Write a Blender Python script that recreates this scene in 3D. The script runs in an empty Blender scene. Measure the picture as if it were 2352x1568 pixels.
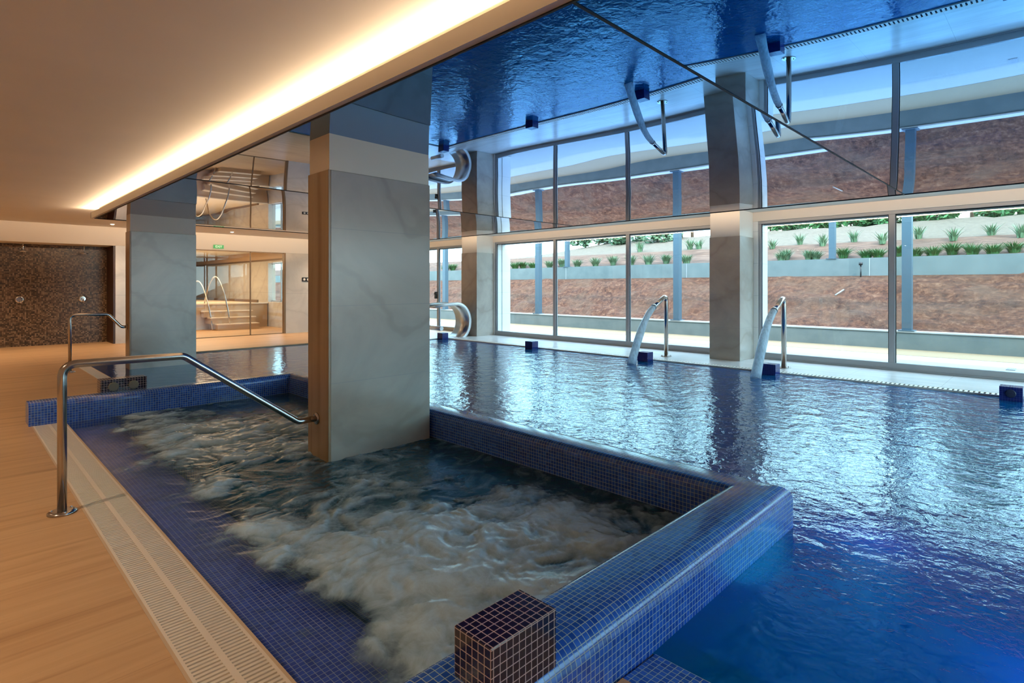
import bpy, bmesh, math, random
from mathutils import Vector, Matrix, noise
random.seed(7)
C = bpy.context.scene.collection
S = bpy.context.scene
PI = math.pi
# ------------------------------------------------------------------ camera, world, sun, big lights, exposure
FPX, H = 1282.0, 1.4
HEAD = math.atan(1301 / FPX)                      # the room's long axis (+Y) lies this far left of the view
cam = bpy.data.objects.new('camera', bpy.data.cameras.new('camera')); C.objects.link(cam)
cam.data.sensor_width = 36; cam.data.lens = FPX / 2352 * 36
cam.data.shift_y = -(784 - 657) / 2352
cam.location = (0, 0, H); cam.rotation_euler = (PI / 2, 0, -HEAD)
cam.data.clip_start = 0.05; cam.data.clip_end = 500
S.camera = cam
w = bpy.data.worlds.new('world'); S.world = w; w.use_nodes = True
wn = w.node_tree.nodes; wl = w.node_tree.links
bg = wn['Background']; bg.inputs['Strength'].default_value = 7.5
tc = wn.new('ShaderNodeTexCoord'); sp = wn.new('ShaderNodeSeparateXYZ'); cr = wn.new('ShaderNodeValToRGB')
wl.new(tc.outputs['Generated'], sp.inputs[0]); wl.new(sp.outputs['Z'], cr.inputs[0]); wl.new(cr.outputs[0], bg.inputs[0])
cr.color_ramp.elements[0].color = (.70, .92, .98, 1); cr.color_ramp.elements[0].position = .0
cr.color_ramp.elements[1].color = (.50, .73, .98, 1); cr.color_ramp.elements[1].position = .55
e = cr.color_ramp.elements.new(.16); e.color = (.38, .78, 1, 1)

def light(name, kind, loc, energy, color, rot=(0, 0, 0), **kw):
    L = bpy.data.lights.new(name, kind); L.energy = energy; L.color = color
    for k, v in kw.items(): setattr(L, k, v)
    o = bpy.data.objects.new(name, L); C.objects.link(o); o.location = loc; o.rotation_euler = rot
    return o
WARM = (1, .73, .48)
light('sun', 'SUN', (0, 0, 20), 3.5, (1, .88, .68), (math.radians(28), math.radians(-26), 0), angle=math.radians(3))
# cove strips hidden behind the lip of the dropped mirror ceiling (left, window and far sides)
light('cove_light', 'AREA', (1.935, 4.2, 2.757), 190, WARM, (0, math.radians(112), 0), shape='RECTANGLE', size=.03, size_y=17.2)
light('cove_light', 'AREA', (9.07, 4.2, 2.757), 110, WARM, (0, math.radians(-100), 0), shape='RECTANGLE', size=.03, size_y=17.2)
light('cove_light', 'AREA', (5.4, 12.57, 2.757), 150, WARM, (math.radians(100), 0, 0), shape='RECTANGLE', size=7.0, size_y=.03)
S.view_settings.view_transform = 'Standard'; S.view_settings.look = 'None'
S.view_settings.exposure = 0.3; S.view_settings.gamma = 1.0; S.view_settings.use_curve_mapping = False
cy = S.cycles
cy.max_bounces = 8; cy.diffuse_bounces = 4; cy.glossy_bounces = 4; cy.transmission_bounces = 4; cy.transparent_max_bounces = 10
cy.sample_clamp_indirect = 4; cy.caustics_reflective = False; cy.caustics_refractive = False
cy.use_adaptive_sampling = True; cy.adaptive_threshold = .02; cy.use_denoising = True
try: cy.denoiser = 'OPENIMAGEDENOISE'
except Exception: pass

# ------------------------------------------------------------------ ray helpers used only to lay the plan out
Fv = (math.sin(HEAD), math.cos(HEAD)); Rv = (math.cos(HEAD), -math.sin(HEAD))
def ray(px, py):
    u = (px - 1176) / FPX; v = -(py - 657) / FPX
    return Fv[0] + u * Rv[0], Fv[1] + u * Rv[1], v
def onX(px, py, X):
    x, y, z = ray(px, py); t = X / x; return Vector((X, y * t, H + z * t))
def onY(px, py, Y):
    x, y, z = ray(px, py); t = Y / y; return Vector((x * t, Y, H + z * t))
def onZ(px, py, Z=0):
    x, y, z = ray(px, py); t = (Z - H) / z; return Vector((x * t, y * t, Z))

# ------------------------------------------------------------------ material helpers
def nmat(name):
    m = bpy.data.materials.new(name); m.use_nodes = True
    nt = m.node_tree; return m, nt, nt.nodes['Principled BSDF'], nt.nodes['Material Output']
def pm(name, col, rough=.5, metal=0, spec=None, emit=None, es=0):
    m, nt, b, o = nmat(name)
    b.inputs['Base Color'].default_value = (*col, 1); b.inputs['Roughness'].default_value = rough; b.inputs['Metallic'].default_value = metal
    if spec is not None: b.inputs['Specular IOR Level'].default_value = spec
    if emit: b.inputs['Emission Color'].default_value = (*emit, 1); b.inputs['Emission Strength'].default_value = es
    return m
def N(nt, t, **kw):
    n = nt.nodes.new(t)
    for k, v in kw.items():
        if k in n.inputs: n.inputs[k].default_value = v
        else: setattr(n, k, v)
    return n
def M(nt, op, a, b=None, c=None):
    n = nt.nodes.new('ShaderNodeMath'); n.operation = op
    for i, v in enumerate((a, b, c)):
        if v is None: continue
        if hasattr(v, 'links'): nt.links.new(v, n.inputs[i])
        else: n.inputs[i].default_value = v
    return n.outputs[0]
def mix(nt, f, a, b):
    n = nt.nodes.new('ShaderNodeMix'); n.data_type = 'RGBA'
    for i, v in ((0, f), (6, a), (7, b)):
        if hasattr(v, 'links'): nt.links.new(v, n.inputs[i])
        else: n.inputs[i].default_value = v if i == 0 else (*v, 1)
    return n.outputs[2]
def ramp(nt, f, stops):
    n = nt.nodes.new('ShaderNodeValToRGB'); nt.links.new(f, n.inputs[0]); r = n.color_ramp
    r.elements[0].position, r.elements[0].color = stops[0][0], (*stops[0][1], 1)
    r.elements[1].position, r.elements[1].color = stops[-1][0], (*stops[-1][1], 1)
    for p, c in stops[1:-1]: r.elements.new(p).color = (*c, 1)
    return n.outputs[0]
def coords(nt, kind='Object', scale=(1, 1, 1), rot=(0, 0, 0)):
    t = nt.nodes.new('ShaderNodeTexCoord'); mp = nt.nodes.new('ShaderNodeMapping')
    mp.inputs['Scale'].default_value = scale; mp.inputs['Rotation'].default_value = rot
    nt.links.new(t.outputs[kind], mp.inputs[0]); return mp.outputs[0]
def noi(nt, vec, scale, detail=4, rough=.5, dist=0):
    n = nt.nodes.new('ShaderNodeTexNoise'); n.inputs['Scale'].default_value = scale; n.inputs['Detail'].default_value = detail
    n.inputs['Roughness'].default_value = rough; n.inputs['Distortion'].default_value = dist
    nt.links.new(vec, n.inputs['Vector']); return n.outputs['Fac']
def bump(nt, b, h, strength=.3, dist=.01):
    n = nt.nodes.new('ShaderNodeBump'); n.inputs['Strength'].default_value = strength; n.inputs['Distance'].default_value = dist
    nt.links.new(h, n.inputs['Height']); nt.links.new(n.outputs[0], b.inputs['Normal']); return n

def mosaic(name, cols, grout, size=.025, joint=.11, rough=.22, su=1.0):
    """small square tiles laid out in metres of the mesh's UV"""
    m, nt, b, o = nmat(name)
    uv = nt.nodes.new('ShaderNodeUVMap'); s = nt.nodes.new('ShaderNodeSeparateXYZ'); nt.links.new(uv.outputs[0], s.inputs[0])
    u = M(nt, 'DIVIDE', s.outputs[0], size * su); v = M(nt, 'DIVIDE', s.outputs[1], size)
    j = M(nt, 'MAXIMUM', M(nt, 'ABSOLUTE', M(nt, 'SUBTRACT', M(nt, 'FRACT', u), .5)), M(nt, 'ABSOLUTE', M(nt, 'SUBTRACT', M(nt, 'FRACT', v), .5)))
    g = M(nt, 'GREATER_THAN', j, .5 - joint / 2)
    cb = nt.nodes.new('ShaderNodeCombineXYZ'); nt.links.new(M(nt, 'FLOOR', u), cb.inputs[0]); nt.links.new(M(nt, 'FLOOR', v), cb.inputs[1])
    wn_ = nt.nodes.new('ShaderNodeTexWhiteNoise'); wn_.noise_dimensions = '2D'; nt.links.new(cb.outputs[0], wn_.inputs['Vector'])
    st = [(i / max(1, len(cols) - 1), c) for i, c in enumerate(cols)]
    tile = ramp(nt, wn_.outputs['Value'], st)
    nt.links.new(mix(nt, g, tile, grout), b.inputs['Base Color'])
    nt.links.new(M(nt, 'MULTIPLY_ADD', g, .5, rough), b.inputs['Roughness'])
    bump(nt, b, M(nt, 'SUBTRACT', 1.0, g), .25, .002)
    return m

MT = {}
MT['spa_tile'] = mosaic('spa_blue_mosaic', [(.010, .06, .36), (.016, .09, .50), (.03, .14, .62)], (.34, .46, .50), rough=.14)
MT['spa_in'] = mosaic('spa_basin_mosaic', [(.03, .07, .42), (.05, .12, .60)], (.45, .48, .6), rough=.3)
MT['pool_tile'] = mosaic('pool_basin_mosaic', [(.0, .07, .50), (.0, .10, .62)], (.01, .12, .55), rough=.4)
MT['dark_tile'] = mosaic('dark_navy_mosaic', [(.006, .004, .022), (.012, .006, .03)], (.50, .40, .36), size=.0265, joint=.12, rough=.12)
MT['edge_tile'] = mosaic('navy_block_mosaic', [(.004, .012, .11), (.008, .02, .16)], (.02, .05, .22), size=.0265, joint=.1, rough=.2)
MT['niche_tile'] = mosaic('brown_mosaic', [(.02, .010, .004), (.12, .07, .035), (.30, .20, .115)], (.05, .03, .018), size=.03, joint=.1, rough=.35)

m, nt, b, o = nmat('plaster'); MT['plaster'] = m
v = coords(nt); b.inputs['Roughness'].default_value = .8
nt.links.new(ramp(nt, noi(nt, v, 1.2, 3), [(0, (.60, .55, .48)), (1, (.68, .63, .56))]), b.inputs['Base Color'])
MT['white_paint'] = pm('white_paint', (.74, .68, .60), .6)
MT['cream_band'] = pm('cream_band', (.84, .79, .71), .5)

m, nt, b, o = nmat('wood_look_floor_tile'); MT['floor'] = m
v = coords(nt, 'Object', (.5, 7, 1)); w1 = noi(nt, v, 1.3, 8, .6, .9)
v2 = coords(nt, 'Object', (.35, 1.6, 1)); w2 = noi(nt, v2, 1.2, 2, .5, .3)
c1 = ramp(nt, w1, [(.28, (.33, .17, .065)), (.45, (.52, .30, .14)), (.62, (.62, .385, .19)), (.8, (.48, .27, .12))])
c2 = mix(nt, M(nt, 'MULTIPLY', w2, .5), c1, (.64, .42, .23))
t = coords(nt); s = N(nt, 'ShaderNodeSeparateXYZ'); nt.links.new(t, s.inputs[0])
ju = M(nt, 'GREATER_THAN', M(nt, 'ABSOLUTE', M(nt, 'SUBTRACT', M(nt, 'FRACT', M(nt, 'DIVIDE', s.outputs[1], .6)), .5)), .4975)
jv = M(nt, 'GREATER_THAN', M(nt, 'ABSOLUTE', M(nt, 'SUBTRACT', M(nt, 'FRACT', M(nt, 'DIVIDE', s.outputs[0], 1.2)), .5)), .4988)
c3 = mix(nt, M(nt, 'MULTIPLY', M(nt, 'MAXIMUM', ju, jv), .45), c2, (.25, .13, .06))
nt.links.new(c3, b.inputs['Base Color']); b.inputs['Roughness'].default_value = .42
bump(nt, b, w1, .08, .004)

m, nt, b, o = nmat('pale_deck_tile'); MT['deck'] = m
v = coords(nt, 'Object', (4, .6, 1)); w1 = noi(nt, v, 1.5, 6, .6, .5)
c1 = ramp(nt, w1, [(.3, (.62, .60, .56)), (.7, (.76, .74, .70))])
t = coords(nt); s = N(nt, 'ShaderNodeSeparateXYZ'); nt.links.new(t, s.inputs[0])
ju = M(nt, 'GREATER_THAN', M(nt, 'ABSOLUTE', M(nt, 'SUBTRACT', M(nt, 'FRACT', M(nt, 'DIVIDE', s.outputs[1], 1.2)), .5)), .4975)
jv = M(nt, 'GREATER_THAN', M(nt, 'ABSOLUTE', M(nt, 'SUBTRACT', M(nt, 'FRACT', M(nt, 'DIVIDE', M(nt, 'SUBTRACT', s.outputs[0], 9.75), .62)), .5)), .494)
nt.links.new(mix(nt, M(nt, 'MULTIPLY', M(nt, 'MAXIMUM', ju, jv), .5), c1, (.3, .28, .26)), b.inputs['Base Color']); b.inputs['Roughness'].default_value = .25

def marble(name, base, vein, vein2, tilez=0, joints=(.3, .3, .3)):
    m, nt, b, o = nmat(name)
    v = coords(nt, 'Object', (1, 1, 1), (.3, .5, .2))
    n1 = noi(nt, v, .9, 6, .6, 1.2)
    wv = nt.nodes.new('ShaderNodeTexWave'); wv.bands_direction = 'DIAGONAL'; nt.links.new(v, wv.inputs['Vector'])
    wv.inputs['Scale'].default_value = .55; wv.inputs['Distortion'].default_value = 7; wv.inputs['Detail'].default_value = 4; wv.inputs['Detail Scale'].default_value = 1.3
    c = ramp(nt, n1, [(.3, vein2), (.55, base), (.8, tuple(x * 1.12 for x in base))])
    vv = ramp(nt, wv.outputs['Fac'], [(.0, (1, 1, 1)), (.03, (.35, .35, .35)), (.22, (0, 0, 0))])
    c = mix(nt, M(nt, 'MULTIPLY', vv, .28), c, vein)
    if tilez:
        s = N(nt, 'ShaderNodeSeparateXYZ'); nt.links.new(coords(nt), s.inputs[0])
        j = M(nt, 'GREATER_THAN', M(nt, 'ABSOLUTE', M(nt, 'SUBTRACT', M(nt, 'FRACT', M(nt, 'DIVIDE', M(nt, 'ADD', s.outputs[2], .02), tilez)), .5)), .4965)
        c = mix(nt, M(nt, 'MULTIPLY', j, .6), c, joints)
    nt.links.new(c, b.inputs['Base Color']); b.inputs['Roughness'].default_value = .22
    return m
MT['pillar'] = marble('grey_marble', (.45, .40, .345), (.22, .17, .13), (.35, .31, .27), .63)
MT['wallmarble'] = marble('beige_marble', (.56, .52, .46), (.36, .32, .29), (.46, .42, .38), 1.2)
MT['white_tile'] = marble('white_facade_tile', (.80, .80, .78), (.7, .7, .68), (.76, .76, .75), .62, (.2, .25, .28))

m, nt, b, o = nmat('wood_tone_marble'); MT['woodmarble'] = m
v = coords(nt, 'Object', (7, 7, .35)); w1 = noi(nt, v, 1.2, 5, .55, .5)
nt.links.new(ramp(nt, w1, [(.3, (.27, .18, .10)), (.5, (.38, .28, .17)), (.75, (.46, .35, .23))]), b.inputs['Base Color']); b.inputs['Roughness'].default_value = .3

MT['steel'] = pm('polished_steel', (.46, .42, .38), .2, 1)
MT['brushed'] = pm('brushed_steel', (.55, .55, .54), .28, 1)
MT['chrome'] = pm('chrome', (.8, .8, .8), .08, 1)
MT['frame'] = pm('grey_aluminium_frame', (.34, .35, .36), .4, .2)
MT['gasket'] = pm('black_gasket', (.02, .02, .02), .6)
MT['black'] = pm('black_plastic', (.012, .012, .012), .35)
MT['grate'] = pm('cream_plastic_grate', (.84, .75, .63), .45)
MT['trimbeige'] = pm('beige_edge_trim', (.62, .46, .30), .45)
MT['void'] = pm('channel_concrete', (.10, .075, .055), .9)
MT['green'] = pm('sign_green', (.02, .22, .05), .4, emit=(.05, .5, .12), es=.35)
MT['signwhite'] = pm('sign_white', (.8, .9, .7), .4, emit=(.8, 1, .7), es=.5)
MT['lens'] = pm('lamp_lens', (1, 1, 1), .4, emit=(1, .86, .66), es=14)
MT['ring'] = pm('white_ring', (.8, .78, .74), .4)
MT['ledstrip'] = pm('led_strip', (1, .9, .7), .5, emit=(1, .72, .42), es=9)
MT['conc'] = None
m, nt, b, o = nmat('exterior_concrete'); MT['conc'] = m
v = coords(nt); n1 = noi(nt, v, 2.2, 6, .6)
nt.links.new(ramp(nt, n1, [(.25, (.10, .13, .13)), (.8, (.16, .19, .185))]), b.inputs['Base Color']); b.inputs['Roughness'].default_value = .8
MT['coping'] = pm('pale_coping', (.36, .38, .37), .7)
MT['paving'] = pm('white_paving', (.33, .33, .31), .7)
MT['sand'] = pm('tan_gravel_strip', (.26, .19, .11), .9)
MT['post'] = pm('blue_grey_painted_steel', (.05, .09, .12), .45)
MT['lintel'] = pm('blue_grey_lintel', (.18, .25, .30), .5)

m, nt, b, o = nmat('red_clay_soil'); MT['soil'] = m
v = coords(nt, 'Object', (1, 1, 1.0)); a1 = noi(nt, v, 6.5, 10, .80, .3); a2 = noi(nt, v, .9, 4, .6, .4)
c = ramp(nt, a1, [(.34, (.03, .009, .004)), (.46, (.12, .037, .015)), (.54, (.20, .072, .032)), (.66, (.36, .18, .10))])
c = mix(nt, M(nt, 'MULTIPLY', ramp(nt, a2, [(.45, (0, 0, 0)), (.62, (1, 1, 1))]), .5), c, (.20, .11, .065))
nt.links.new(c, b.inputs['Base Color']); b.inputs['Roughness'].default_value = .95; bump(nt, b, a1, 1.0, .14)
m, nt, b, o = nmat('planting_bed_soil'); MT['bed'] = m
v = coords(nt, 'Object', (3.2, .6, 1)); a1 = noi(nt, v, 3, 6, .6, .4)
nt.links.new(ramp(nt, a1, [(.3, (.06, .03, .018)), (.6, (.15, .08, .05)), (.8, (.22, .14, .10))]), b.inputs['Base Color']); b.inputs['Roughness'].default_value = .95; bump(nt, b, a1, .6, .05)
m, nt, b, o = nmat('pale_gravel_slope'); MT['gravel'] = m
v = coords(nt); a1 = noi(nt, v, 6, 8, .7, .3)
nt.links.new(ramp(nt, a1, [(.3, (.095, .070, .045)), (.7, (.17, .13, .09))]), b.inputs['Base Color']); b.inputs['Roughness'].default_value = .95; bump(nt, b, a1, .6, .05)

def leafmat(name, a, c):
    m, nt, b, o = nmat(name); oi = nt.nodes.new('ShaderNodeObjectInfo')
    n1 = noi(nt, coords(nt), 9, 2)
    nt.links.new(mix(nt, n1, a, c), b.inputs['Base Color']); b.inputs['Roughness'].default_value = .6
    return m
MT['leaf'] = leafmat('grass_green', (.02, .10, .025), (.09, .24, .07))
MT['leaf2'] = leafmat('sage_green', (.05, .13, .06), (.20, .30, .16))
MT['leaf3'] = leafmat('olive_green', (.06, .12, .02), (.24, .30, .10))
MT['bark'] = pm('bark', (.13, .075, .045), .9)
MT['cream_wall'] = pm('cream_render', (.62, .55, .42), .9)

# mirror film of the stretch ceiling: deep blue when seen steeply, almost a plain mirror at grazing angles
m, nt, b, o = nmat('blue_mirror_film'); MT['film'] = m
nt.nodes.remove(b)
lw = nt.nodes.new('ShaderNodeLayerWeight'); lw.inputs['Blend'].default_value = .5
col = ramp(nt, lw.outputs['Facing'], [(.40, (.09, .46, .80)), (.62, (.17, .41, .72)), (.80, (.34, .42, .62)), (.90, (.66, .62, .62)), (1.0, (.9, .88, .86))])
g = nt.nodes.new('ShaderNodeBsdfGlossy'); g.inputs['Roughness'].default_value = .008; nt.links.new(col, g.inputs['Color']); nt.links.new(g.outputs[0], o.inputs[0])

def clear_mix(nt, o, tint, gl_rough, normal=None, ior=1.33, extra=None, pw_=5.0):
    # Schlick reflectance on |cos|, so a pane's inner face does not turn into a total mirror
    ge = nt.nodes.new('ShaderNodeNewGeometry'); dp = nt.nodes.new('ShaderNodeVectorMath'); dp.operation = 'DOT_PRODUCT'
    nt.links.new(ge.outputs['Incoming'], dp.inputs[0]); nt.links.new(normal if normal is not None else ge.outputs['Normal'], dp.inputs[1])
    f0 = ((ior - 1) / (ior + 1)) ** 2
    fac = M(nt, 'MULTIPLY_ADD', M(nt, 'POWER', M(nt, 'SUBTRACT', 1.0, M(nt, 'MINIMUM', M(nt, 'ABSOLUTE', dp.outputs['Value']), 1.0)), pw_), 1 - f0, f0)
    tr = nt.nodes.new('ShaderNodeBsdfTransparent'); tr.inputs[0].default_value = (*tint, 1)
    gl = nt.nodes.new('ShaderNodeBsdfGlossy'); gl.inputs['Roughness'].default_value = gl_rough
    mx = nt.nodes.new('ShaderNodeMixShader'); nt.links.new(fac, mx.inputs[0])
    src = tr.outputs[0]
    if extra:
        m2 = nt.nodes.new('ShaderNodeMixShader'); nt.links.new(tr.outputs[0], m2.inputs[1]); nt.links.new(extra[0], m2.inputs[2])
        if hasattr(extra[1], 'links'): nt.links.new(extra[1], m2.inputs[0])
        else: m2.inputs[0].default_value = extra[1]
        src = m2.outputs[0]
    nt.links.new(src, mx.inputs[1]); nt.links.new(gl.outputs[0], mx.inputs[2])
    if normal is not None:
        nt.links.new(normal, gl.inputs['Normal'])
    nt.links.new(mx.outputs[0], o.inputs[0]); return mx
m, nt, b, o = nmat('pool_water'); MT['water'] = m; nt.nodes.remove(b)
v = coords(nt, 'Object'); h1 = noi(nt, v, 4.3, 2, .5, .4); h2 = noi(nt, v, 17, 3, .55, .5)
# ripples grow around the two places where the spouts fall in, and die away towards the near right corner
s = N(nt, 'ShaderNodeSeparateXYZ'); nt.links.new(v, s.inputs[0])
def dist2(cx, cy_):
    return M(nt, 'SQRT', M(nt, 'ADD', M(nt, 'POWER', M(nt, 'ABSOLUTE', M(nt, 'SUBTRACT', s.outputs[0], cx)), 2.0), M(nt, 'POWER', M(nt, 'ABSOLUTE', M(nt, 'SUBTRACT', s.outputs[1], cy_)), 2.0)))
d1 = M(nt, 'MINIMUM', dist2(8.5, 5.6), dist2(8.5, 3.35))
amp = nt.nodes.new('ShaderNodeMapRange'); nt.links.new(d1, amp.inputs[0]); amp.inputs[1].default_value = .2; amp.inputs[2].default_value = 8.0; amp.inputs[3].default_value = 1.0; amp.inputs[4].default_value = .28
hh = M(nt, 'MULTIPLY', M(nt, 'ADD', M(nt, 'MULTIPLY', h1, 1.6), M(nt, 'MULTIPLY', h2, .62)), amp.outputs[0])
bp = nt.nodes.new('ShaderNodeBump'); bp.inputs['Strength'].default_value = 1.0; bp.inputs['Distance'].default_value = .0105; nt.links.new(hh, bp.inputs['Height'])
d0 = nt.nodes.new('ShaderNodeBsdfDiffuse'); d0.inputs[0].default_value = (.0, .20, .58, 1)
clear_mix(nt, o, (.03, .38, .74), .02, bp.outputs[0], 1.45, (d0.outputs[0], .42), 4.6)

m, nt, b, o = nmat('spa_foaming_water'); MT['foam'] = m; nt.nodes.remove(b)
at = nt.nodes.new('ShaderNodeAttribute'); at.attribute_name = 'foam'
at2 = nt.nodes.new('ShaderNodeAttribute'); at2.attribute_name = 'murk'
v = coords(nt, 'Object'); h1 = noi(nt, v, 4.5, 10, .70, 1.1)
fo = M(nt, 'ADD', at.outputs['Fac'], M(nt, 'MULTIPLY', M(nt, 'SUBTRACT', h1, .5), 1.25))
fo = M(nt, 'MINIMUM', M(nt, 'MAXIMUM', fo, 0.0), 1.0)
df = nt.nodes.new('ShaderNodeBsdfDiffuse'); nt.links.new(mix(nt, fo, (.012, .06, .10), (.56, .80, 1.0)), df.inputs[0])
cov = M(nt, 'MINIMUM', M(nt, 'ADD', M(nt, 'MULTIPLY', fo, 1.1), at2.outputs['Fac']), 1.0)
bp = nt.nodes.new('ShaderNodeBump'); bp.inputs['Strength'].default_value = .35; bp.inputs['Distance'].default_value = .01; nt.links.new(noi(nt, v, 10, 5, .6, .6), bp.inputs['Height'])
nt.links.new(bp.outputs[0], df.inputs['Normal'])
clear_mix(nt, o, (.80, .88, .97), .22, bp.outputs[0], 1.22, (df.outputs[0], cov))

m, nt, b, o = nmat('window_glass'); MT['glass'] = m; nt.nodes.remove(b)
clear_mix(nt, o, (.94, .96, .95), .0, None, 1.42)
m, nt, b, o = nmat('falling_water'); MT['jet'] = m; nt.nodes.remove(b)
df = nt.nodes.new('ShaderNodeBsdfTranslucent'); df.inputs[0].default_value = (.72, .80, .86, 1)
d2 = nt.nodes.new('ShaderNodeBsdfDiffuse'); d2.inputs[0].default_value = (.72, .80, .86, 1)
ad = nt.nodes.new('ShaderNodeMixShader'); nt.links.new(df.outputs[0], ad.inputs[1]); nt.links.new(d2.outputs[0], ad.inputs[2]); ad.inputs[0].default_value = .6
clear_mix(nt, o, (.85, .93, .97), .1, None, 1.2, (ad.outputs[0], ramp(nt, noi(nt, coords(nt, 'Object', (14, 14, 3)), 2.0, 3), [(.3, (.55, .55, .55)), (.7, (.95, .95, .95))])))

# ------------------------------------------------------------------ mesh helpers
class MB:
    def __init__(s): s.v = []; s.f = []; s.uv = {}; s.sm = []
    def add(s, vs, fs, smooth=False, uvs=None):
        o = len(s.v); s.v += [tuple(p) for p in vs]
        for i, f in enumerate(fs):
            if uvs: s.uv[len(s.f)] = uvs[i]
            s.f.append([o + k for k in f]); s.sm.append(smooth)
        return s
    def box(s, x0, x1, y0, y1, z0, z1):
        x0, x1 = sorted((x0, x1)); y0, y1 = sorted((y0, y1)); z0, z1 = sorted((z0, z1))
        vs = [(x, y, z) for z in (z0, z1) for y in (y0, y1) for x in (x0, x1)]
        return s.add(vs, [(0, 2, 3, 1), (4, 5, 7, 6), (0, 1, 5, 4), (2, 6, 7, 3), (0, 4, 6, 2), (1, 3, 7, 5)])
    def tube(s, pts, r, n=14, caps=True):
        pts = [Vector(p) for p in pts]; rr = r if isinstance(r, (list, tuple)) else [r] * len(pts)
        vs = []; prev = None
        for i, p in enumerate(pts):
            a = pts[max(i - 1, 0)]; c = pts[min(i + 1, len(pts) - 1)]; d = (c - a).normalized()
            if prev is None: x = d.orthogonal().normalized()
            else: x = (prev - d * prev.dot(d)).normalized()
            prev = x; y = d.cross(x)
            for k in range(n):
                t = 2 * PI * k / n; vs.append(p + x * rr[i] * math.cos(t) + y * rr[i] * math.sin(t))
        fs = [(i * n + k, i * n + (k + 1) % n, (i + 1) * n + (k + 1) % n, (i + 1) * n + k) for i in range(len(pts) - 1) for k in range(n)]
        s.add(vs, fs, True)
        if caps:
            o = len(s.v) - len(vs)
            s.f.append([o + k for k in reversed(range(n))]); s.sm.append(False)
            s.f.append([len(s.v) - n + k for k in range(n)]); s.sm.append(False)
        return s
    def cyl(s, c, r, h, axis=(0, 0, 1), n=24):
        c = Vector(c); a = Vector(axis).normalized(); return s.tube([c, c + a * h], r, n)
    def prism(s, poly, z0, z1):
        n = len(poly); vs = [(x, y, z0) for x, y in poly] + [(x, y, z1) for x, y in poly]
        fs = [tuple(reversed(range(n))), tuple(range(n, 2 * n))] + [(i, (i + 1) % n, n + (i + 1) % n, n + i) for i in range(n)]
        return s.add(vs, fs)
    def build(s, name, mat, parent=None, off=(0, 0, 0)):
        me = bpy.data.meshes.new(name); me.from_pydata([tuple(Vector(p) - Vector(off)) for p in s.v], [], s.f); me.update()
        uvl = me.uv_layers.new(name='UVMap')
        for p in me.polygons:
            p.use_smooth = s.sm[p.index]
            if p.index in s.uv:
                for li, u in zip(p.loop_indices, s.uv[p.index]): uvl.data[li].uv = u
            else:
                nn = p.normal; ax = max(range(3), key=lambda k: abs(nn[k]))
                for li in p.loop_indices:
                    co = s.v[me.loops[li].vertex_index]
                    uvl.data[li].uv = (co[1], co[2]) if ax == 0 else (co[0], co[2]) if ax == 1 else (co[0], co[1])
        me.materials.append(MT[mat] if isinstance(mat, str) else mat)
        ob = bpy.data.objects.new(name, me); C.objects.link(ob); ob.location = off
        if parent is not None:
            ob.parent = parent; ob.location = Vector(off) - parent.location
        return ob
def tag(o, label, cat, group=None, kind=None):
    o['label'] = label; o['category'] = cat
    if group: o['group'] = group
    if kind: o['kind'] = kind
    return o
def struct(o, label=None, cat=None):
    o['kind'] = 'structure'
    if label: o['label'] = label; o['category'] = cat
    return o
def thing(name, loc, label, cat, group=None):
    o = bpy.data.objects.new(name, None); C.objects.link(o); o.location = loc; o.empty_display_size = .1
    return tag(o, label, cat, group)
def bevel(o, wd=.004, seg=2):
    md = o.modifiers.new('bevel', 'BEVEL'); md.width = wd; md.segments = seg; md.limit_method = 'ANGLE'; return o
def copy_tree(o, loc, label):
    c = o.copy(); C.objects.link(c); c.location = loc; c['label'] = label
    for ch in o.children:
        d = ch.copy(); C.objects.link(d); d.parent = c
        for g2 in ch.children:
            e2 = g2.copy(); C.objects.link(e2); e2.parent = d
    return c

WX = 11.05           # inner face of the window wall
YB = 16.4            # back wall
YN = -4.0            # near wall (behind the camera)
XL = -4.0            # left wall
# ------------------------------------------------------------------ floors
f = MB()
f.box(XL, .6, YN, YB, -.35, 0); f.box(.6, 1.70, YN, 1.12, -.35, 0)
f.box(.6, 1.6, 7.68, YB, -.35, 0); f.box(1.6, WX, 13.2, YB, -.35, 0)
struct(f.build('floor', 'floor'), 'wood-look tile floor on the left and far sides of the pool', 'floor')
f = MB(); f.box(9.66, WX + .12, YN, 13.2, -.35, 0); f.box(7.2, 9.66, 11.95, 13.2, -.35, 0)
struct(f.build('pool_deck', 'deck'), 'pale tiled deck between the pool and the windows', 'deck')
f = MB(); f.box(2.9, 2.9 - 4.7, YB, 17.25, -.3, .0)
struct(f.build('floor', 'floor'), 'floor of the shower recess', 'floor')

# ------------------------------------------------------------------ pool basin
b_ = MB(); b_.box(1.6, 9.5, YN, 13.2, -1.5, -1.4)
b_.box(9.45, 9.52, YN, 12, -1.4, -.035); b_.box(1.72, 1.78, 7.6, 13.2, -1.4, -.035)
b_.box(1.78, 7.2, 13.14, 13.2, -1.4, -.035); b_.box(7.2, 9.52, 11.9, 11.95, -1.4, -.035); b_.box(7.2, 7.26, 11.95, 13.2, -1.4, -.035); b_.box(1.72, 9.5, YN - .05, YN, -1.4, -.035)
struct(b_.build('pool_basin', 'pool_tile'), 'deep blue tiled basin of the main pool', 'pool')
st = MB(); y0, y1 = YN + .05, 1.12
st.add([(1.701, y0, -1.3), (2.09, y0, -1.3), (2.09, y0, -.035), (1.701, y0, -.004), (1.701, y1, -1.3), (2.09, y1, -1.3), (2.09, y1, -.035), (1.701, y1, -.004)],
       [(0, 1, 2, 3), (7, 6, 5, 4), (3, 2, 6, 7), (1, 5, 6, 2), (0, 3, 7, 4)])
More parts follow.
